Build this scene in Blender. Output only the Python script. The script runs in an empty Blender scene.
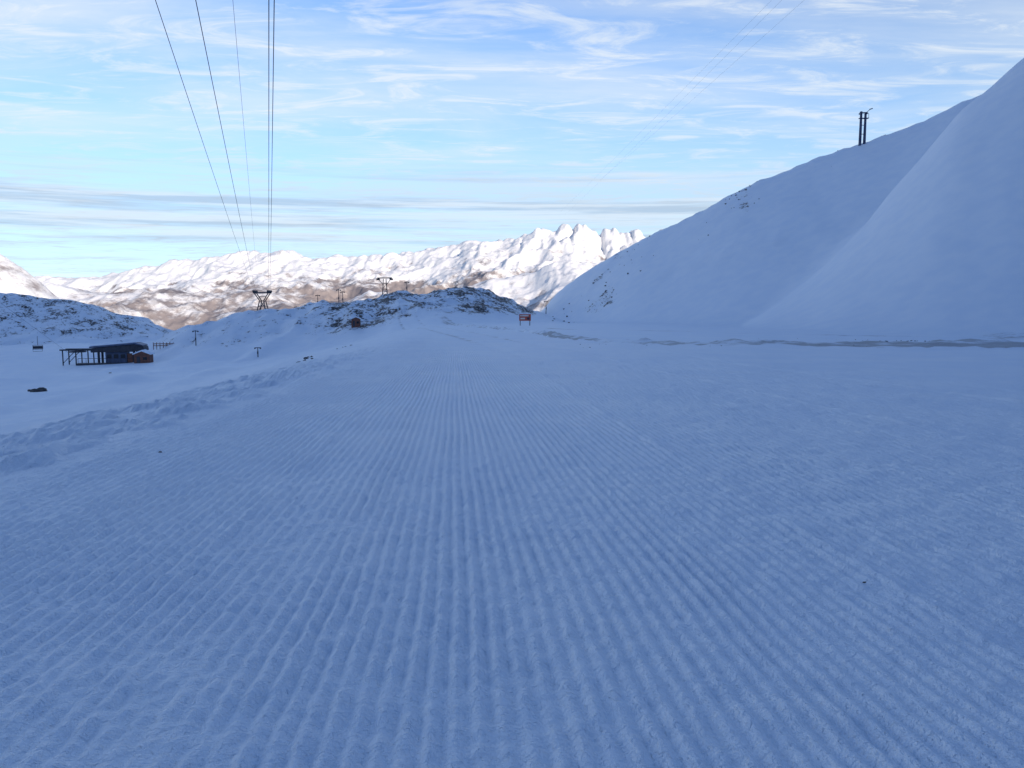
import bpy, math, random
import numpy as np
from mathutils import Vector, Matrix
random.seed(4)
sc=bpy.context.scene
F=796.0; CAMZ=1.6; HROW=300.0
TH=math.atan((384-HROW)/F)
# ------------------------------------------------------------ noise
def h2(i,j,s):
    i=i.astype(np.int64); j=j.astype(np.int64)
    n=(i*374761393+j*668265263+s*1442695041)&0xffffffff
    n=((n^(n>>13))*1274126177)&0xffffffff
    n=(n^(n>>16))&0xffffffff
    return n/4294967295.0
def vn(x,y,s=0):
    xi=np.floor(x);yi=np.floor(y);fx=x-xi;fy=y-yi
    fx=fx*fx*fx*(fx*(fx*6-15)+10);fy=fy*fy*fy*(fy*(fy*6-15)+10)
    a=h2(xi,yi,s);b=h2(xi+1,yi,s);c=h2(xi,yi+1,s);d=h2(xi+1,yi+1,s)
    return ((a+(b-a)*fx)*(1-fy)+(c+(d-c)*fx)*fy)*2-1
def fbm(x,y,o=4,s=0,g=0.5):
    t=0;a=1.0;n=0
    for k in range(o):
        t=t+a*vn(x*math.cos(k)*1+y*math.sin(k),-x*math.sin(k)+y*math.cos(k),s+k*17);n+=a
        a*=g;x=x*2.03;y=y*2.03
    return t/n
def ridged(x,y,o=5,s=0,g=0.5):
    t=0;a=1.0;n=0
    for k in range(o):
        t=t+a*(1-2*np.abs(vn(x*math.cos(k)+y*math.sin(k),-x*math.sin(k)+y*math.cos(k),s+k*13)));n+=a
        a*=g;x=x*2.07;y=y*2.07
    return t/n
def sm(a,b,x):
    t=np.clip((x-a)/(b-a),0,1);return t*t*(3-2*t)
def herm(x,pts):
    px=np.array([p[0] for p in pts],float);py=np.array([p[1] for p in pts],float)
    d=np.diff(py)/np.diff(px)
    m=np.zeros(len(px));m[0]=d[0];m[-1]=d[-1]
    for i in range(1,len(px)-1):
        m[i]=0 if d[i-1]*d[i]<=0 else 2*d[i-1]*d[i]/(d[i-1]+d[i])
    x=np.clip(x,px[0],px[-1]);k=np.clip(np.searchsorted(px,x)-1,0,len(px)-2)
    h=px[k+1]-px[k];t=(x-px[k])/h
    return ((2*t**3-3*t*t+1)*py[k]+(t**3-2*t*t+t)*h*m[k]+(-2*t**3+3*t*t)*py[k+1]+(t**3-t*t)*h*m[k+1])
PHI=-0.0716
def rot(X,Y): return X*math.cos(PHI)+Y*math.sin(PHI), -X*math.sin(PHI)+Y*math.cos(PHI)
def unrot(x,y): return x*math.cos(PHI)-y*math.sin(PHI), x*math.sin(PHI)+y*math.cos(PHI)
def zrow(row,D):
    a=np.arctan((384-row)/F)-TH
    return CAMZ+D*np.tan(a)
def fix(lst):
    return [(512+(p-512)*(1-math.tan(TH)*math.tan(math.atan((384-r)/F)-TH)),r) for p,r in lst]
SUNAZ=math.radians(148); SUNEL=math.radians(14)
def groovemask(X,Y):
    e=sm(-4.4,-3.9,X)
    r=1-sm(1.5,8,X+0.02*Y+1.2*vn(X*0.3,Y*0.12,91))*0.75
    return e*r
def hill(base,px,D,sky,db,dr,fall,lin=0.0):
    r=herm(px,sky)
    d0=herm(px,db);d1=herm(px,dr)
    zr=zrow(r,d1)
    u=np.clip((D-d0)/(d1-d0),0,1)
    s=(u*u*(3-2*u))*(1-lin)+lin*(np.sqrt(u*u+0.02)-math.sqrt(0.02))/(math.sqrt(1.02)-math.sqrt(.02))
    after=np.clip((D-d1)/fall,0,1)
    s=s*(1-after*after*(3-2*after))
    return np.maximum(zr-base,0)*s
SKY_A=fix([(-900,345),(500,333),(520,326),(538,316),(560,291),(600,263),(640,241),(700,211),(740,191),(800,166),(860,143),(920,121),(960,103),(1024,78),(1200,30),(1700,-60)])
SKY_B=fix([(-900,420),(600,352),(680,343),(740,326),(800,288),(850,240),(905,176),(960,112),(990,87),(1024,59),(1100,5),(1250,-70),(1700,-150)])
def smax(a,b,k):
    h=np.clip(0.5+0.5*(a-b)/k,0,1)
    return b+(a-b)*h+k*h*(1-h)
def height(x,y):
    X,Y=unrot(x,y)
    R=np.hypot(x,y);az=np.arctan2(x,y)
    azc=np.clip(az,-1.0,0.95)
    px=512+F*np.tan(azc)/math.cos(TH)
    D=R*np.cos(azc)
    base=herm(Y,[(-3000,60),(-300,8),(-50,1.57),(0,0),(30,-0.94),(60,-1.78),(100,-2.5),(150,-3.3),(200,-4.3),(300,-8),(500,-45),(1000,-170),(3000,-420)])
    wob=0.35*vn(Y*0.18,Y*0+3,5)+0.12*vn(Y*0.9,Y*0,6)
    d=np.maximum(-4.45-X+wob,0)
    drop=herm(d,[(0,0),(1.2,0.06),(3,0.34),(6,1.0),(15,3.3),(30,6.2),(50,8.3),(80,9.6),(200,10.4),(800,12),(4000,40)])
    base=base-drop
    far=sm(10,60,R)
    base=base+far*0.35*fbm(x/25,y/25,3,2)*sm(3,20,np.abs(X+4)+d)
    base=base+sm(14,50,d)*1.8*fbm(x/34,y/34,4,12)
    for d_,h_,wd,s_ in ((11,0.35,1.6,101),(27,0.9,2.5,102),(46,1.1,3.0,103),(70,1.0,4.0,104)):
        q=d-d_-d_*0.16*vn(Y*0.03,Y*0,s_)
        base=base+h_*np.exp(-(q/wd)**2)*(0.6+0.6*vn(Y*0.12,d*0.05,s_+9))*sm(5,20,Y)
    berm=np.exp(-((X+4.75-wob)/0.6)**2)
    z=base+berm*(0.04+0.05*vn(Y*0.7,Y*0,8))*sm(-20,2,Y)
    kn=hill(base,px,D,[(-400,352),(150,345),(172,335),(200,326),(240,317),(290,312),(320,303),(350,300),(380,297),(400,292),(425,295),(450,289),(480,291),(510,300),(535,311),(570,320),(640,345),(2000,345)],
            [(-400,185),(300,175),(420,165),(560,205),(2000,220)],[(-400,250),(300,232),(400,240),(450,250),(560,260),(2000,260)],90)
    lf=hill(base,px,D,[(-900,240),(-200,280),(0,294),(40,298),(80,304),(120,313),(160,328),(200,345),(400,352),(2000,352)],
            [(-900,240),(200,250),(2000,255)],[(-900,330),(200,330),(2000,330)],160)
    A=hill(base,px,D,SKY_A,[(-900,262),(520,245),(640,185),(740,152),(850,132),(1024,105),(1700,80)],
           [(-900,300),(520,282),(640,258),(740,240),(860,226),(960,216),(1700,210)],500,lin=0.8)
    B=hill(base,px,D,SKY_B,[(-900,124),(740,116),(850,96),(1024,80),(1700,60)],
           [(-900,165),(740,152),(850,155),(1024,155),(1700,140)],130,lin=0.55)
    mx=np.maximum(A,B);kk=1+7*sm(1,14,mx)
    AB=np.where(mx<=0.01,0,mx+(smax(A,B,kk)-mx)*sm(0,5,mx))
    hills=np.maximum(np.maximum(kn,lf),AB)
    rough=np.where((kn>A),kn,0)+lf
    w=sm(1.0,6.0,rough)
    z=z+hills+w*(1.5*fbm(x/11,y/11,4,40)+1.7*np.maximum(ridged(x/16,y/16,4,44),0)+0.8*fbm(x/3.4,y/3.4,3,47)-0.5)
    wa=sm(2,12,mx)
    z=z+wa*(0.7*fbm(x/20,y/26,4,60)+0.35*fbm(x/4.5,y/4.5,3,61))+sm(5,20,A)*(A>B)*0.4*fbm(x/7,y/7,3,63)
    tr=z-(base+0.30*(x-20)+6)
    z=z-0.5*np.exp(-(tr/0.7)**2)*sm(6,14,A)*(A>B)
    c=np.cos(az-SUNAZ)
    wr=sm(-0.15,0.65,c)
    z=z+wr*(470+120*fbm(x/260,y/260,4,70))*sm(70,760,R)
    return z,dict(X=X,Y=Y,R=R,px=px,D=D,kn=kn,lf=lf,A=A,B=B,d=d,base=base)
def zat(x,y):
    return float(height(np.array([x],float),np.array([y],float))[0][0])
def gpos(px,D):
    x=(px-512)/F*D
    for _ in range(4):
        z=zat(x,D); x=(px-512)/F*(D*math.cos(TH)-(z-CAMZ)*math.sin(TH))
    return Vector((x,D,zat(x,D)))
def P(px,row,D):
    z=float(zrow(row,D))
    return Vector(((px-512)/F*(D*math.cos(TH)-(z-CAMZ)*math.sin(TH)),D,z))
# ------------------------------------------------------------ materials
def newmat(name):
    m=bpy.data.materials.new(name);m.use_nodes=True
    nt=m.node_tree;b=nt.nodes['Principled BSDF'];return m,nt,b
def N(nt,t,**k):
    n=nt.nodes.new(t)
    for a,v in k.items(): setattr(n,a,v)
    return n
def mathn(nt,op,a=None,b=None,clamp=False):
    n=N(nt,'ShaderNodeMath',operation=op,use_clamp=clamp)
    for i,v in enumerate((a,b)):
        if v is None: continue
        if isinstance(v,(int,float)): n.inputs[i].default_value=v
        else: nt.links.new(v,n.inputs[i])
    return n.outputs[0]
def noise(nt,vec,scale,detail=4,rough=0.55):
    n=N(nt,'ShaderNodeTexNoise');n.inputs['Scale'].default_value=scale
    n.inputs['Detail'].default_value=detail;n.inputs['Roughness'].default_value=rough
    nt.links.new(vec,n.inputs['Vector']);return n.outputs['Fac']
def ramp(nt,v,a,b):
    n=N(nt,'ShaderNodeMapRange',interpolation_type='SMOOTHSTEP')
    n.inputs['From Min'].default_value=a;n.inputs['From Max'].default_value=b
    nt.links.new(v,n.inputs['Value']);return n.outputs[0]
def mixc(nt,f,a,b,blend='MIX'):
    n=N(nt,'ShaderNodeMix',data_type='RGBA',blend_type=blend)
    for s,v in ((n.inputs[0],f),(n.inputs[6],a),(n.inputs[7],b)):
        if isinstance(v,(tuple,float,int)): s.default_value=v if not isinstance(v,tuple) else (*v,1)
        else: nt.links.new(v,s)
    return n.outputs[2]
def snow_ground_mat():
    m,nt,b=newmat('snow')
    L=nt.links
    tc=N(nt,'ShaderNodeTexCoord').outputs['Object']
    ar=N(nt,'ShaderNodeAttribute',attribute_name='rock').outputs['Fac']
    ad=N(nt,'ShaderNodeAttribute',attribute_name='dirt').outputs['Fac']
    n1=noise(nt,tc,0.35,5)
    n2=noise(nt,tc,9,4,0.6)
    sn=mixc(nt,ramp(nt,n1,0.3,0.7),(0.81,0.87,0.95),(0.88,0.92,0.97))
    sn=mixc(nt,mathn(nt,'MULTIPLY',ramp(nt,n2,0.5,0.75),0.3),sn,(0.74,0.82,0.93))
    mp=N(nt,'ShaderNodeMapping');mp.inputs['Scale'].default_value=(1,1,1.6);L.new(tc,mp.inputs[0])
    r1=noise(nt,mp.outputs[0],0.22,9,0.72)
    r2=noise(nt,mp.outputs[0],1.3,5,0.65)
    rr=mathn(nt,'ADD',mathn(nt,'MULTIPLY',r1,0.55),mathn(nt,'MULTIPLY',r2,0.45))
    rk=mathn(nt,'ADD',rr,mathn(nt,'SUBTRACT',mathn(nt,'MULTIPLY',ar,0.20),0.128))
    rm=ramp(nt,rk,0.53,0.555)
    rm=mathn(nt,'MULTIPLY',rm,ramp(nt,ar,0.02,0.15))
    rc=mixc(nt,r2,(0.022,0.022,0.026),(0.13,0.11,0.10))
    mp2=N(nt,'ShaderNodeMapping');mp2.inputs['Scale'].default_value=(0.35,0.7,1);L.new(tc,mp2.inputs[0])
    d1=noise(nt,mp2.outputs[0],1.1,8,0.72)
    dm=mathn(nt,'MULTIPLY',ramp(nt,mathn(nt,'ADD',d1,mathn(nt,'MULTIPLY',ad,0.36)),0.60,0.80),ramp(nt,ad,0.0,0.4))
    c=mixc(nt,mathn(nt,'MULTIPLY',dm,0.8),sn,(0.27,0.26,0.26))
    c=mixc(nt,rm,c,rc)
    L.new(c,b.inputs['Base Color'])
    b.inputs['Roughness'].default_value=0.5
    b.inputs['Specular IOR Level'].default_value=0.4
    g1=noise(nt,tc,42,3,0.65);g2=noise(nt,tc,11,4,0.65)
    bp1=N(nt,'ShaderNodeBump');bp1.inputs['Distance'].default_value=0.014;bp1.inputs['Strength'].default_value=1.0
    L.new(g1,bp1.inputs['Height'])
    bp2=N(nt,'ShaderNodeBump');bp2.inputs['Distance'].default_value=0.045;bp2.inputs['Strength'].default_value=1.0
    L.new(g2,bp2.inputs['Height']);L.new(bp1.outputs[0],bp2.inputs['Normal'])
    bp4=N(nt,'ShaderNodeBump');bp4.inputs['Distance'].default_value=0.8
    L.new(mathn(nt,'MULTIPLY',rm,mathn(nt,'ADD',r1,r2)),bp4.inputs['Height']);L.new(bp2.outputs[0],bp4.inputs['Normal'])
    L.new(bp4.outputs[0],b.inputs['Normal'])
    return m
def plain(name,c1,c2=None,scale=4,rough=0.6,metal=0.0):
    m,nt,b=newmat(name)
    tc=N(nt,'ShaderNodeTexCoord').outputs['Object']
    c2=c2 or tuple(v*0.7 for v in c1)
    nt.links.new(mixc(nt,ramp(nt,noise(nt,tc,scale,5),0.3,0.7),c1,c2),b.inputs['Base Color'])
    b.inputs['Roughness'].default_value=rough;b.inputs['Metallic'].default_value=metal
    return m
M_snow=snow_ground_mat()
M_dark=plain('weathered_steel',(0.05,0.055,0.075),(0.025,0.028,0.04),2)
M_cable=plain('cable_steel',(0.07,0.08,0.10),None,1)
M_wood=plain('brown_wood',(0.22,0.08,0.05),(0.12,0.05,0.035),2)
M_rock=plain('rock',(0.09,0.085,0.085),(0.03,0.03,0.035),3,0.85)
M_roof=plain('snowy_roof',(0.8,0.86,0.94),(0.74,0.8,0.9),1)
M_sheet=plain('roof_sheet',(0.10,0.14,0.24),(0.06,0.08,0.14),1.5,0.45)
M_sign=plain('red_orange_panel',(0.62,0.10,0.05),(0.46,0.07,0.04),0.8)
M_white=plain('white_panel',(0.78,0.74,0.68),(0.7,0.6,0.5),0.8)
M_blue=plain('blue_paint',(0.04,0.07,0.16),(0.025,0.04,0.09),2)
M_glass=plain('dark_window',(0.02,0.025,0.035),None,1,0.15)
# ------------------------------------------------------------ ground sheet
def grid_mesh(name,x,y,z,attrs,mat):
    nr,nc=x.shape
    me=bpy.data.meshes.new(name)
    co=np.stack([x,y,z],-1).astype(np.float32).reshape(-1)
    me.vertices.add(nr*nc);me.vertices.foreach_set('co',co)
    i=np.arange(nr*nc,dtype=np.int32).reshape(nr,nc)
    q=np.stack([i[:-1,:-1],i[:-1,1:],i[1:,1:],i[1:,:-1]],-1).reshape(-1)
    nf=(nr-1)*(nc-1)
    me.loops.add(nf*4);me.loops.foreach_set('vertex_index',q)
    me.polygons.add(nf)
    me.polygons.foreach_set('loop_start',np.arange(0,nf*4,4,dtype=np.int32))
    me.polygons.foreach_set('loop_total',np.full(nf,4,dtype=np.int32))
    me.polygons.foreach_set('use_smooth',np.ones(nf,dtype=bool))
    me.update(calc_edges=True)
    for k,v in attrs.items():
        a=me.attributes.new(k,'FLOAT','POINT');a.data.foreach_set('value',v.astype(np.float32).reshape(-1))
    me.materials.append(mat)
    o=bpy.data.objects.new(name,me);sc.collection.objects.link(o);return o
cd=np.arange(-6.5,9.5,0.0145)
def grow(s0,ratio,lim):
    out=[];s=s0;t=0
    while t<lim:
        s=max(s0,t*ratio+s0);t+=s;out.append(t)
    return np.array(out)
g=grow(0.0145,0.020,3500)
cols=np.concatenate([(cd[0]-g)[::-1],cd,cd[-1]+g])
fr=[1.6]
while fr[-1]<3800: fr.append(fr[-1]*(1.007 if fr[-1]<9 else 1.0115))
rb=1.6-grow(0.05,0.09,3500)
rows=np.concatenate([rb[::-1],np.array(fr)])
CX,RY=np.meshgrid(cols,rows)
gx,gy=rot(CX,RY)
gz,inf=height(gx,gy)
X,Y,R=inf['X'],inf['Y'],inf['R']
A=inf['A'];B=inf['B']
wav=X+0.010*vn(X*0+1,Y*0.6,21)+0.008*vn(X*1.5,Y*0.5,22)
sp=0.098
c=0.5+0.5*np.cos(2*np.pi*wav/sp)
prof=c**0.8
gm=groovemask(X,Y)*sm(-7.5,-6,cols[None,:])*(1-sm(10.5,12,cols[None,:]))*(1-sm(60,110,R))
brk=0.66+0.34*sm(-0.5,0.3,vn(X*2.2,Y*1.1,31))-0.25*sm(0.2,0.8,vn(X*0.7,Y*1.6,33))+0.35*vn(X*10.2,Y*7,34)
lanes=0.85+0.28*vn(X*2.6,Y*0.03,36)
gz+=gm*brk*lanes*0.031*(prof-0.5)
near=(1-sm(25,80,R))
seam=np.zeros_like(gz)
for s0,a in ((-1.75,0.025),(2.7,0.03),(7.1,0.05),(11.6,0.06)):
    seam+=a*np.exp(-((X-s0-0.06*vn(Y*0.4,Y*0,41))/0.08)**2)*(0.6+0.6*vn(Y*2,Y*0+s0,42))
gz+=seam*near*sm(-4.6,-4,X)
rgt=sm(0.5,5,X+0.02*Y)
lft=sm(-4.0,-5.0,X)*(1-sm(2,9,inf['d']))
gz+=near*(0.008*vn(X*16,Y*12,51)+0.007*vn(X*6,Y*5,52))
gz+=near*rgt*(0.034*fbm(X*4,Y*3.2,3,53)+0.03*np.maximum(fbm(X*1.3+Y*0.8,Y*0.5-X*.3,3,54),0))
lum=np.maximum(fbm(X*2.6,Y*1.7,4,55),-0.1)
gz+=near*lft*(0.20*lum)
gz+=(1-sm(60,160,R))*0.05*fbm(X*0.5,Y*0.22,3,57)*sm(-4.6,-3.5,X)*sm(4,14,R)
px,D=inf['px'],inf['D']
ydt=herm(X,[(-60,210),(-5,190),(3,145),(8,108),(11,80),(16,62),(25,55),(36,55),(50,61),(100,72),(300,80)])+1.5*vn(X*0.13,X*0,93)
rd=(Y-ydt)*np.where(X<14,0.7,1.0)
foot=(1-sm(0.4,2.0,np.maximum(A,B)))
rr=sm(-6,2,X)*(1-sm(120,160,X))*foot
lump=np.maximum(0.5+1.0*fbm(X*0.6,Y*0.6,4,95),0)
gz+=rr*(0.22*lump*np.exp(-((rd+4.5)/1.0)**2)+0.36*lump*np.exp(-((rd-6)/1.6)**2)-0.10*np.exp(-((rd-2)/1.0)**2)-0.10*np.exp(-((rd+2)/1.0)**2))
dirt=(np.exp(-(rd/5.0)**2)*0.9+0.4*np.exp(-((rd-2)/1.0)**2)+0.4*np.exp(-((rd+2)/1.0)**2)+.5*np.exp(-((rd-7)/2.0)**2))*rr*np.clip(0.8+1.1*fbm(X*0.10,Y*0.07,3,97),0.15,1.4)
yd3=herm(X,[(-5,200),(8,150),(20,110),(40,86),(60,78),(300,76)])
dirt+=0.55*np.exp(-((Y-yd3)/3)**2)*rr*np.clip(0.7+1.2*fbm(X*0.12,Y*0.1,3,98),0,1.4)
for o_,a_ in ((0,0.5),(7,0.4)):
    xc=herm(Y,[(0,6),(40,3.5),(70,1.5),(100,-1.5),(130,-5),(200,-14),(400,-30)])+o_*0.6
    dirt+=a_*np.exp(-((X-xc)/0.5)**2)*sm(45,80,Y)*(1-sm(190,230,Y))
    gz-=0.08*np.exp(-((X-xc)/0.5)**2)*sm(25,60,Y)*(1-sm(190,230,Y))
dirt=np.clip(dirt,0,1)
rock=np.zeros_like(gz)
slope_n=0.5+0.5*fbm(gx/22,gy/22,3,80)
slope_n2=0.5+0.5*fbm(gx/9,gy/9,3,84)
kn=inf['kn'];lf=inf['lf']
rock+=sm(0.8,4,kn)*(kn>A)*(0.40+0.72*sm(290,340,px)*(slope_n2))*(1-sm(530,560,px))
rock+=sm(2.5,8,lf)*(0.35+0.45*slope_n)
rock+=(A>B)*sm(1,4,A)*(0.66*np.exp(-((px-595)/40)**2)*sm(0.35,0.75,slope_n2))*sm(520,545,px)
rock+=(A>B)*0.6*np.exp(-((px-742)/10)**2)*sm(27,31,A)
rock+=sm(250,500,R)*(inf['Y']<0)*0.35*slope_n
rock+=sm(600,1200,R)*(inf['Y']>0)*0.6
rock=np.clip(rock,0,1)
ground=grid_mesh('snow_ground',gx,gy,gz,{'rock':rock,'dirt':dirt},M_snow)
# ------------------------------------------------------------ distant mountains
def far_mat():
    m,nt,b=newmat('hazed_mountain_rock_and_snow');L=nt.links
    tc=N(nt,'ShaderNodeTexCoord').outputs['Object']
    sa=N(nt,'ShaderNodeAttribute',attribute_name='snow').outputs['Fac']
    n=noise(nt,tc,0.006,9,0.70)
    n2=noise(nt,tc,0.0016,6,0.6)
    v=mathn(nt,'ADD',sa,mathn(nt,'MULTIPLY',mathn(nt,'SUBTRACT',n,0.5),2.6))
    f=ramp(nt,v,0.24,0.76)
    rc=mixc(nt,ramp(nt,n2,0.35,0.65),(0.27,0.235,0.235),(0.37,0.31,0.285))  # rock tones lightened to paint distance haze into the colour
    c=mixc(nt,f,rc,(0.90,0.875,0.85))
    L.new(c,b.inputs['Base Color']);b.inputs['Roughness'].default_value=0.9
    b.inputs['Specular IOR Level'].default_value=0.1
    bp=N(nt,'ShaderNodeBump');bp.inputs['Distance'].default_value=40;bp.inputs['Strength'].default_value=0.5
    L.new(n,bp.inputs['Height']);L.new(bp.outputs[0],b.inputs['Normal'])
    return m
M_far=far_mat()
def mountain(name,sky,Dn,Dr,Df,zn,pxr,amp,sc_,seed,snowfn,nc=900,nr=260,jag=None):
    pxs=np.linspace(pxr[0],pxr[1],nc);ds=np.linspace(Dn,Df,nr)
    PX,DD=np.meshgrid(pxs,ds)
    x=(PX-512)/F*DD;y=DD
    zr=zrow(herm(PX,sky),Dr)
    u=np.clip((DD-Dn)/(Dr-Dn),0,1);s=u*0.75+0.25*u*u
    s=np.where(DD>Dr,1-0.9*sm(Dr,Df+500,DD),s)
    z=zn+(zr-zn)*s
    env=0.35+0.65*np.sin(np.pi*np.clip(u,0,1)*0.85)
    rd=ridged(x/sc_,y/sc_*0.6,6,seed,0.55)
    z=z+amp*env*(rd-0.25)+amp*0.15*fbm(x/250,y/250,4,seed+5)
    if jag is not None:
        z=z+jag(PX)*np.exp(-((DD-Dr)/700)**2)*(np.abs(vn(x/170,y/500,seed+71))*1.1+0.5*np.abs(vn(x/75,y/260,seed+72))-0.35)
    sn=snowfn(PX,z,rd,(z-zn)/np.maximum(zr-zn,1))
    return grid_mesh(name,x,y,z,{'snow':sn},M_far)
mountain('distant_mountain_range',[(-600,262),(0,286),(50,283),(100,279),(150,271),(200,263),(240,256),(270,254),(300,256),(350,257),(400,254),(450,250),(480,243),(510,240),(540,237),(580,231),(600,237),(640,239),(720,248),(900,250),(1300,260)],
   6500,10000,12500,-420,(-500,1200),220,1100,7,lambda PX,z,rd,h: 0.97*sm(0.34,0.88,h-0.10*(rd<0)*1.0+0.18*fbm(PX/60,z/300,3,9)),nc=1300,
   jag=lambda PX: 35+85*sm(460,560,PX))
mountain('foothills',[(-600,292),(0,292),(60,288),(130,290),(200,294),(260,290),(330,297),(400,294),(450,292),(480,283),(520,272),(560,266),(600,268),(650,275),(900,290),(1300,300)],
   3600,5600,7000,-420,(-500,1200),160,700,27,lambda PX,z,rd,h: 0.24+0.25*sm(0.5,1.0,h)+0.45*sm(440,520,PX)*sm(0.3,0.8,h)+0.4*(1-sm(40,140,PX))*sm(0.6,0.95,h),nr=200)
mountain('sunlit_shoulder',[(-700,120),(-300,185),(-100,232),(0,254),(25,270),(50,292),(80,318),(130,350),(300,420)],
   2300,3000,4000,-330,(-700,160),50,500,57,lambda PX,z,rd,h: 0.66+0*z,nc=500,nr=120)
# ------------------------------------------------------------ object helpers
class Parts:
    def __init__(s): s.v=[];s.f=[];s.m=[];s.mats=[]
    def mi(s,m):
        if m not in s.mats: s.mats.append(m)
        return s.mats.index(m)
    def beam(s,a,b,r0,mat,r1=None,n=8):
        a=Vector(a);b=Vector(b);r1=r0 if r1 is None else r1
        d=(b-a).normalized();u=d.orthogonal().normalized();w=d.cross(u)
        k=len(s.v)
        for p,r in ((a,r0),(b,r1)):
            for i in range(n):
                t=2*math.pi*(i+.5)/n;s.v.append(p+u*math.cos(t)*r+w*math.sin(t)*r)
        for i in range(n): s.f.append((k+i,k+(i+1)%n,k+n+(i+1)%n,k+n+i))
        s.f.append(tuple(k+i for i in range(n))[::-1]);s.f.append(tuple(k+n+i for i in range(n)))
        s.m+= [s.mi(mat)]*(n+2)
    def box(s,c,size,mat,rz=0,taper=1.0,ry=0):
        k=len(s.v);M=Matrix.Rotation(rz,3,'Z')@Matrix.Rotation(ry,3,'Y');c=Vector(c)
        for dz in (-.5,.5):
            t=1 if dz<0 else taper
            for dx,dy in ((-.5,-.5),(.5,-.5),(.5,.5),(-.5,.5)):
                s.v.append(c+M@Vector((dx*size[0]*t,dy*size[1]*t,dz*size[2])))
        for f in ((3,2,1,0),(4,5,6,7),(0,1,5,4),(1,2,6,5),(2,3,7,6),(3,0,4,7)):
            s.f.append(tuple(k+i for i in f))
        s.m+=[s.mi(mat)]*6
    def prism(s,poly,y0,y1,mat):
        k=len(s.v);n=len(poly)
        for yy in (y0,y1):
            for (a,b) in poly: s.v.append(Vector((a,yy,b)))
        for i in range(n): s.f.append((k+i,k+(i+1)%n,k+n+(i+1)%n,k+n+i))
        s.f.append(tuple(k+i for i in range(n))[::-1]);s.f.append(tuple(k+n+i for i in range(n)))
        s.m+=[s.mi(mat)]*(n+2)
    def obj(s,name,loc=(0,0,0),rz=0,parent=None,bev=0):
        me=bpy.data.meshes.new(name);me.from_pydata([tuple(v) for v in s.v],[],s.f)
        for m in s.mats: me.materials.append(m)
        me.polygons.foreach_set('material_index',s.m);me.update()
        o=bpy.data.objects.new(name,me);sc.collection.objects.link(o)
        o.location=loc;o.rotation_euler=(0,0,rz)
        if parent: o.parent=parent
        if bev:
            b=o.modifiers.new('bevel','BEVEL');b.width=bev;b.segments=2
        return o
def empty(name,loc,rz=0):
    o=bpy.data.objects.new(name,None);o.location=loc;o.rotation_euler=(0,0,rz);sc.collection.objects.link(o);return o
def cable_tower(px,D,H,W,rz=0):
    p=Parts();r=0.16*H/7
    for sx in (-1,1):
        for sy in (-1,1):
            p.beam((sx*W*.34,sy*W*.3,-1.5),(sx*W*.13,sy*W*.12,H*.62),r,M_dark)
            p.beam((sx*W*.13,sy*W*.12,H*.62),(sx*W*.42,sy*W*.14,H*.95),r,M_dark)
        p.beam((-sx*W*.30,0,H*.12),(sx*W*.13,0,H*.60),r*.7,M_dark)
        p.box((0,sx*W*.14,H*.97),(W,0.3,0.42),M_dark)
        p.box((sx*W*.44,0,H*.97+.35),(0.5,W*.5,0.28),M_dark)
        p.beam((sx*W*.44,-W*.3,H*.97+.62),(sx*W*.44,W*.3,H*.97+.62),0.14,M_dark)
    for k in (.12,.36,.60):
        w=W*(.34-.21*k/.62)
        for sy in (-1,1): p.beam((-w,sy*w*.9,H*k),(w,sy*w*.9,H*k),r*.7,M_dark)
    p.box((0,0,H*.80),(W*.35,W*.3,0.15),M_dark)
    g=gpos(px,D);return p.obj('cable_car_tower',g,rz),g
t1,g1=cable_tower(263,241,6.6,5.2,-.15)
def lift_pylon(px,D,H,W):
    p=Parts()
    for sx in (-1,1):
        p.beam((sx*W*.22,0,-1.5),(sx*W*.09,0,H*.9),.17,M_dark,.11)
        p.beam((sx*W*.09,0,H*.62),(sx*W*.48,0,H*.93),.09,M_dark)
        p.box((sx*W*.46,0,H*.93-.2),(.22,2.6,.25),M_dark)
        for k in (-1,-.4,.4,1): p.beam((sx*W*.46-.12,k,H*.93-.42),(sx*W*.46+.12,k,H*.93-.42),.18,M_dark,n=12)
    p.box((0,0,H*.94),(W,.28,.3),M_dark)
    for k in (.2,.45,.7):
        w=W*(.22-.13*k/.9);p.beam((-w,0,H*k),(w,0,H*k),.07,M_dark)
    for k in (.2,.45): 
        p.beam((-W*(.22-.13*k/.9),0,H*k),(W*.12,0,H*(k+.25)),.06,M_dark)
    return p.obj('chairlift_pylon',gpos(px,D),-.2)
lift_pylon(385,246,7.0,4.6)
def mast(px,D,H,name='lift_mast'):
    p=Parts()
    p.beam((0,0,-1),(0,0,H),.14,M_dark,.08)
    p.box((0,0,H*.95),(1.3,.16,.16),M_dark)
    for s in (-1,1): p.beam((s*.6,-.15,H*.95-.12),(s*.6,.15,H*.95-.12),.17,M_dark,n=12)
    p.box((0,-.16,H*.45),(.3,.12,.6),M_dark)
    return p.obj(name,gpos(px,D),random.uniform(-.3,.3))
for px_,D_,H_ in ((297,243,3.6),(318,243,4.2),(339,243,5.0),(343,250,4.6),(407,250,3.8),(456,256,3.6),(546,262,4.5),(196,205,4.0),(258,180,2.2)):
    mast(px_,D_,H_)
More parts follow.
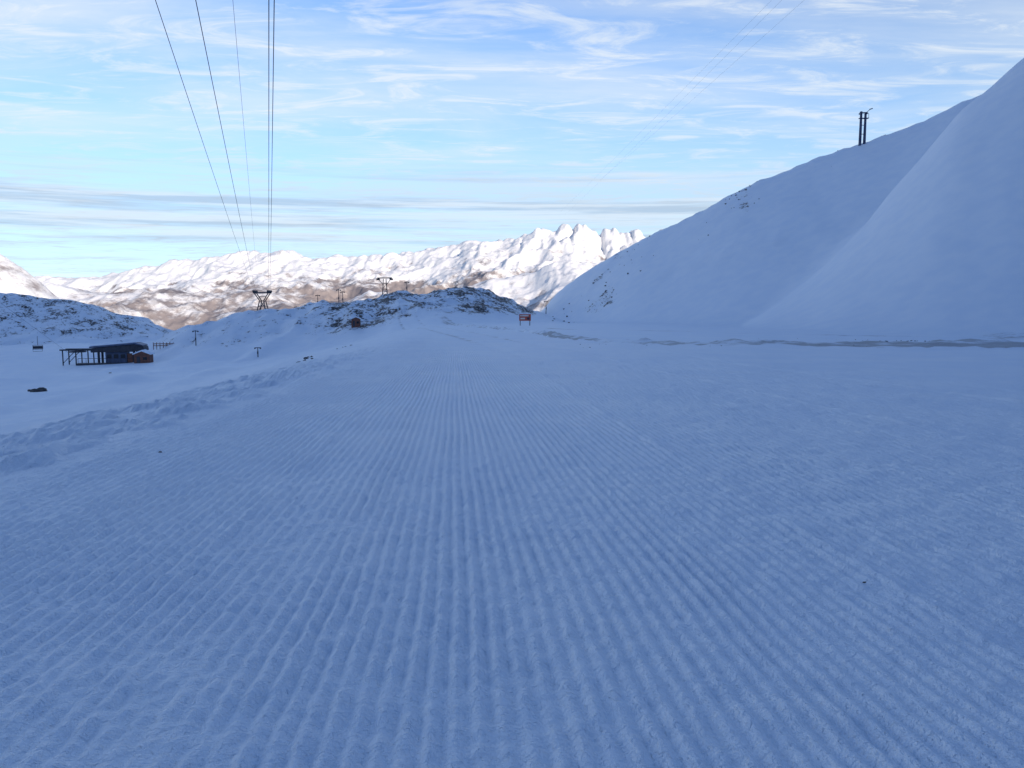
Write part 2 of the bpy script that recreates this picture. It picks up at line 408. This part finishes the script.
def ridge_pylon(px,D):
    p=Parts();H=9.6
    for s in (-.6,.6):
        p.beam((s,0,-2),(s,0,H*(.93 if s<0 else .88)),.40,M_blue,.30)
    for k in (.3,.55): p.beam((-.6,0,H*k),(.6,0,H*k),.08,M_blue)
    p.box((.15,0,H*.74),(2.5,1.0,.16),M_blue)
    for s in (-.9,1.3):
        p.beam((s,-.45,H*.74),(s,-.45,H*.86),.05,M_blue)
    p.beam((-.9,-.45,H*.86),(1.3,-.45,H*.86),.05,M_blue)
    p.box((0,0,H*.90),(2.0,.25,.22),M_blue)
    for s in (-.9,.9):
        for k in (-.5,0,.5): p.beam((s-.1,k,H*.90-.26),(s+.1,k,H*.90-.26),.2,M_blue,n=12)
        p.box((s,0,H*.90-.2),(.1,1.4,.12),M_blue)
    p.beam((.55,0,H*.88),(1.9,0,H*1.0),.07,M_blue)
    p.box((2.05,0,H*1.0+.02),(.8,.4,.22),M_blue,ry=-.3)
    g=gpos(px,D);return p.obj('lift_pylon',g,0)
ridge_pylon(862,225)
st=gpos(108,196)
def station():
    e=empty('chairlift_station',st,0.12);e.scale=(1.08,1.08,1.3)
    p=Parts()
    p.prism([(-3.0,3.0),(6.6,3.7),(8.4,3.3),(8.6,2.5),(6.0,2.3),(-3.0,2.2)],-1.7,1.7,M_dark)
    p.obj('drive_housing',parent=e,bev=.08)
    p=Parts()
    p.prism([(-3.2,3.04),(6.6,3.74),(8.3,3.4),(8.2,3.6),(6.7,4.0),(-3.2,3.3)],-1.9,1.9,M_sheet)
    p.prism([(-3.2,3.33),(6.7,4.03),(6.6,4.2),(-3.0,3.52)],-1.8,1.8,M_roof)
    p.obj('snow_on_roof',parent=e,bev=.04)
    p=Parts()
    for a,b in ((-1.5,-1.5),(6.0,6.2)):
        for s in (-1.1,1.1): p.beam((a,s,-1.5),(b,s,2.6),.26,M_dark)
    p.box((2.2,0,.9),(4.6,2.0,2.9),M_sheet)
    p.box((5.6,-.2,.7),(1.8,1.8,2.4),M_wood)
    for k in (0.7,2.2,3.7): p.box((k,-1.02,1.4),(1.0,.06,.8),M_glass)
    p.obj('legs_and_motor_room',parent=e)
    p=Parts()
    for a in (-9.0,-6.2,-3.6):
        for s in (-1.6,1.6): p.beam((a,s,-1.5),(a,s,2.7),.13,M_dark)
        p.beam((a,-1.6,2.7),(a,1.6,2.7),.1,M_dark)
    for s in (-1.6,1.6): p.beam((-9.6,s,2.7),(-3,s,2.7),.15,M_dark);p.beam((-9,s,.2),(-6.2,s,2.6),.07,M_dark)
    for i in range(24):
        t0=2*math.pi*i/24;t1=2*math.pi*(i+1)/24
        p.beam((-6.5+1.8*math.cos(t0),1.8*math.sin(t0),2.3),(-6.5+1.8*math.cos(t1),1.8*math.sin(t1),2.3),.1,M_dark,n=6)
    for i in range(4):
        t0=math.pi*i/4;p.beam((-6.5-1.8*math.cos(t0),-1.8*math.sin(t0),2.3),(-6.5+1.8*math.cos(t0),1.8*math.sin(t0),2.3),.06,M_dark,n=6)
    p.obj('bullwheel_frame',parent=e)
    p=Parts();p.box((1,-2.6,.1),(13,2.2,.35),M_dark)
    for k in range(8): p.beam((-5+k*1.7,-3.6,0),(-5+k*1.7,-3.6,1.2),.04,M_dark)
    p.beam((-5,-3.6,1.2),(7,-3.6,1.2),.04,M_dark);p.obj('boarding_platform',parent=e)
station()
def hut(name,px,D,w,d,h,wall,rz=0):
    e=empty(name,gpos(px,D),rz)
    p=Parts();p.box((0,0,h/2-.5),(w,d,h+1),wall);p.obj('walls',parent=e,bev=.03)
    p=Parts();p.prism([(-w*.58,h-.05),(0,h+w*.22),(w*.58,h-.05),(w*.58,h+.22),(0,h+w*.22+.3),(-w*.58,h+.22)],-d*.58,d*.58,M_roof);p.obj('roof',parent=e)
    p=Parts();p.prism([(-w*.5,h),(w*.5,h),(0,h+w*.2)],-d*.5,d*.5,wall);p.obj('gable',parent=e)
    p=Parts();p.box((-w*.22,-d/2-.02,h*.4),(w*.22,.06,h*.75),M_dark);p.box((w*.2,-d/2-.02,h*.55),(w*.25,.06,h*.3),M_glass);p.obj('door_and_window',parent=e)
hut('wooden_hut',144,192,3.6,2.6,2.1,M_wood,.1)
hut('lift_operator_cabin',356,196,2.2,2.0,1.8,M_wood,.2)
def chair(name,pos):
    p=Parts()
    p.beam((0,0,3.0),(0,0,0.9),.05,M_dark)
    p.beam((-1,0,.9),(1,0,.9),.05,M_dark)
    for s in (-1,1): p.beam((s,0,.9),(s,-.1,0),.05,M_dark);p.beam((s,-.1,0),(s,-.6,0),.05,M_dark)
    p.box((0,-.35,0),(2.0,.55,.12),M_dark);p.box((0,0,.4),(2.0,.1,.6),M_dark)
    p.beam((-.95,-.6,-.5),(.95,-.6,-.5),.04,M_dark)
    for s in (-.95,.95): p.beam((s,-.6,0),(s,-.6,-.5),.03,M_dark)
    return p.obj(name,pos,.4)
def curve(name,pts,r,mat):
    cu=bpy.data.curves.new(name,'CURVE');cu.dimensions='3D';cu.bevel_depth=r;cu.bevel_resolution=2
    s=cu.splines.new('POLY');s.points.add(len(pts)-1)
    for i,q in enumerate(pts): s.points[i].co=(*q,1)
    o=bpy.data.objects.new(name,cu);sc.collection.objects.link(o);cu.materials.append(mat);return o
def sag(a,b,s,n=60):
    a=Vector(a);b=Vector(b);out=[]
    for i in range(n+1):
        t=i/n;q=a.lerp(b,t);q.z-=4*s*t*(1-t);out.append(q)
    return out
ch=P(38,349,185);chair('chairlift_chair',ch)
ropeb=ch+Vector((0,0,3.0));ropea=Vector(st)+Vector((-9,-1.5,2.9))
curve('chairlift_rope',sag(ropea,ropeb+(ropeb-ropea)*3+Vector((0,0,6)),0.0),.02,M_cable)
p=Parts()
for i in range(8):
    p.beam((i*.85-3,0,-.6),(i*.85-3,.05*i,1.35+.1*math.sin(i*3)),.09,M_wood)
for z_ in (.45,.95): p.box((0,.1,z_),(6.2,.05,.2),M_wood)
p.obj('wooden_fence',gpos(165,215),.1)
def sign():
    e=empty('trail_sign',gpos(525,158),.0)
    p=Parts()
    for s in (-.95,.95): p.beam((s,0,-1),(s,0,2.3),.08,M_dark)
    p.obj('posts',parent=e)
    p=Parts();p.box((0,-.14,1.6),(2.3,.08,1.3),M_sign);p.obj('panel',parent=e,bev=.02)
    p=Parts();p.box((-.15,-.2,1.95),(1.7,.04,.24),M_white);p.box((-.45,-.2,1.4),(.9,.04,.3),M_white);p.box((.65,-.2,1.4),(.5,.04,.42),M_dark);p.obj('lettering_blocks',parent=e)
    p=Parts();p.box((0,-.05,2.34),(2.5,.3,.12),M_roof);p.obj('snow_cap',parent=e,bev=.04)
sign()
# ------------------------------------------------------------ cables
endz=g1.z+6.6
ends=[(-2.3),(-1.9),(-1.1),(1.9),(2.3)]
tops=[(156,0,36),(193,0,36),(227,0,42),(261,0,34),(266,0,34)]
rad=[.016,.018,.009,.019,.019]
for (tx,ty,td),ex,r in zip(tops,ends,rad):
    a=P(tx,ty,td);b=Vector((g1.x+ex,g1.y,endz))
    dirv=(a-b);a2=b+dirv*1.55
    a2=b+(P(tx+7,ty,td)-b)*1.55
    curve('overhead_cable',sag(a2,b,1.2,90),r,M_cable)
for (tx,td),(bx,by,bd) in (((768,90),(560,212,420)),((778,90),(566,214,420)),((800,90),(600,180,300))):
    a=P(tx,0,td);b=P(bx,by,bd);a2=a+(a-b)*.4
    curve('overhead_cable',sag(a2,b,.5),.007,M_cable)
# ------------------------------------------------------------ rocks
import bmesh
def rockmesh(p,c,s,seed):
    rnd=random.Random(seed)
    bm=bmesh.new();bmesh.ops.create_icosphere(bm,subdivisions=2,radius=1)
    a=[Vector((rnd.gauss(0,1),rnd.gauss(0,1),rnd.gauss(0,1))).normalized() for _ in range(7)]
    k=len(p.v)
    sx,sy,sz=s*rnd.uniform(.8,1.4),s*rnd.uniform(.7,1.1),s*rnd.uniform(.5,.85)
    for v in bm.verts:
        co=v.co.copy()
        for q in a:
            dd=co.dot(q)-.62
            if dd>0: co-=q*dd
        p.v.append(Vector((co.x*sx,co.y*sy,co.z*sz))+Vector(c))
    for f in bm.faces: p.f.append(tuple(k+v.index for v in f.verts));p.m.append(p.mi(M_rock))
    bm.free()
def rocks(name,lst):
    p=Parts()
    for i,(px_,D_,s) in enumerate(lst):
        g=gpos(px_,D_);rockmesh(p,(g.x,g.y,g.z+s*.1),s,i*7+len(name))
    return p.obj(name)
rocks('boulders',[(35,112,.8),(41,110,.9),(30,113,.4),(43,111,.6),(110,150,.3)])
L_=[]
for i in range(34):
    t=random.random();L_.append((298+random.gauss(0,3)+t*12,55+t*22,random.uniform(.05,.2)))
for i in range(16): L_.append((343+random.gauss(0,4),92+random.uniform(-8,10),random.uniform(.06,.22)))
for i in range(34):
    u=random.random()**1.5;pxq=558+u*100;L_.append((pxq+random.gauss(0,8),random.uniform(225,256),random.uniform(.08,.42)))
for i in range(16): L_.append((random.gauss(740,6),random.uniform(232,240),random.uniform(.15,.4)))
for i in range(14): L_.append((random.uniform(690,960),random.uniform(218,230),random.uniform(.08,.25)))
rocks('scattered_rocks',L_)
L2=[]
for i in range(70):
    L2.append((random.uniform(880,1060),random.gauss(68,1.5),random.uniform(.03,.11)))
for i in range(60): L2.append((random.uniform(580,880),random.uniform(52,75),random.uniform(.02,.06)))
rocks('roadside_stones',L2)
rocks('pebble',[(866,4.78,.020)]);rocks('pebble.001',[(160,9.9,.03)])
# ------------------------------------------------------------ sky & sun
w=bpy.data.worlds.new('World');sc.world=w;w.use_nodes=True
nt=w.node_tree;L=nt.links;bg=nt.nodes['Background']
sky=N(nt,'ShaderNodeTexSky',sky_type='NISHITA');sky.sun_disc=False
sky.sun_elevation=SUNEL;sky.sun_rotation=SUNAZ;sky.altitude=2000;sky.air_density=1.0;sky.dust_density=0.6;sky.ozone_density=2.0
tc=N(nt,'ShaderNodeTexCoord').outputs['Generated']
sx=N(nt,'ShaderNodeSeparateXYZ');L.new(tc,sx.inputs[0])
EZ=sx.outputs[2]
zc=mathn(nt,'MAXIMUM',mathn(nt,'ADD',EZ,0.035),0.03)
ux=mathn(nt,'DIVIDE',sx.outputs[0],zc);uy=mathn(nt,'DIVIDE',sx.outputs[1],zc)
def cloud(sxx,syy,rotz,scale,detail,rough,lo,hi,dist=0.0,off=(0,0)):
    cb=N(nt,'ShaderNodeCombineXYZ');L.new(ux,cb.inputs[0]);L.new(uy,cb.inputs[1])
    mp=N(nt,'ShaderNodeMapping');mp.inputs['Rotation'].default_value=(0,0,rotz);mp.inputs['Scale'].default_value=(sxx,syy,1)
    mp.inputs['Location'].default_value=(off[0],off[1],0)
    L.new(cb.outputs[0],mp.inputs[0])
    n=N(nt,'ShaderNodeTexNoise');n.inputs['Scale'].default_value=scale;n.inputs['Detail'].default_value=detail;n.inputs['Roughness'].default_value=rough;n.inputs['Distortion'].default_value=dist
    L.new(mp.outputs[0],n.inputs['Vector']);return ramp(nt,n.outputs['Fac'],lo,hi)
c1=cloud(0.55,1.0,0.5,1.1,8,0.62,0.38,0.74,0.6,(3.1,1.2))
c2=cloud(0.16,0.6,0.05,1.0,6,0.6,0.42,0.66,0.3,(7,3))
c3=cloud(1.3,3.0,-0.75,1.5,8,0.66,0.46,0.70,1.0,(4,9))
cl=mathn(nt,'ADD',mathn(nt,'MULTIPLY',c1,0.50),mathn(nt,'ADD',mathn(nt,'MULTIPLY',c2,0.45),mathn(nt,'MULTIPLY',c3,0.70)),True)
low=mathn(nt,'SUBTRACT',1.0,ramp(nt,EZ,0.40,0.65))
cl=mathn(nt,'MULTIPLY',cl,low)
veil=mathn(nt,'MULTIPLY',mathn(nt,'SUBTRACT',1.0,ramp(nt,EZ,0.02,0.46)),0.62)
K=0.15
base=mixc(nt,1.0,sky.outputs[0],(1.02,1.24,1.56),'MULTIPLY')
base=mixc(nt,veil,base,(0.60/K,0.80/K,0.90/K))
cc=mixc(nt,ramp(nt,EZ,0.10,0.2),(0.60/K,0.73/K,0.86/K),(0.86/K,0.92/K,0.97/K))
col=mixc(nt,mathn(nt,'MULTIPLY',cl,0.78),base,cc)
cb=N(nt,'ShaderNodeCombineXYZ');L.new(mathn(nt,'MULTIPLY',sx.outputs[0],1.5),cb.inputs[0]);L.new(mathn(nt,'MULTIPLY',sx.outputs[1],1.5),cb.inputs[1]);L.new(mathn(nt,'MULTIPLY',EZ,46.0),cb.inputs[2])
nb=noise(nt,cb.outputs[0],1.0,7,0.6)
bm_=mathn(nt,'MULTIPLY',ramp(nt,nb,0.42,0.62),mathn(nt,'MULTIPLY',ramp(nt,EZ,0.045,0.08),mathn(nt,'SUBTRACT',1.0,ramp(nt,EZ,0.12,0.18))))
nb2=noise(nt,cb.outputs[0],2.3,6,0.65)
bc=mixc(nt,ramp(nt,nb2,0.38,0.58),(0.44/K,0.55/K,0.70/K),(0.76/K,0.84/K,0.93/K))
col=mixc(nt,mathn(nt,'MULTIPLY',bm_,0.7),col,bc)
L.new(col,bg.inputs[0])
bg.inputs[1].default_value=K
sl=bpy.data.lights.new('sun','SUN');sl.energy=5;sl.angle=math.radians(.5);sl.color=(1,.87,.72)
so=bpy.data.objects.new('sun',sl);sc.collection.objects.link(so)
dv=Vector((math.sin(SUNAZ)*math.cos(SUNEL),math.cos(SUNAZ)*math.cos(SUNEL),math.sin(SUNEL)))
so.rotation_euler=dv.to_track_quat('Z','Y').to_euler()
# ------------------------------------------------------------ camera
cam=bpy.data.cameras.new('camera');co=bpy.data.objects.new('camera',cam);sc.collection.objects.link(co)
cam.sensor_width=36;cam.lens=36*F/1024;cam.clip_start=.05;cam.clip_end=60000
co.location=(0,0,CAMZ);co.rotation_euler=(math.pi/2-TH,0,0)
sc.camera=co
sc.view_settings.view_transform='Standard';sc.view_settings.look='None';sc.view_settings.exposure=0
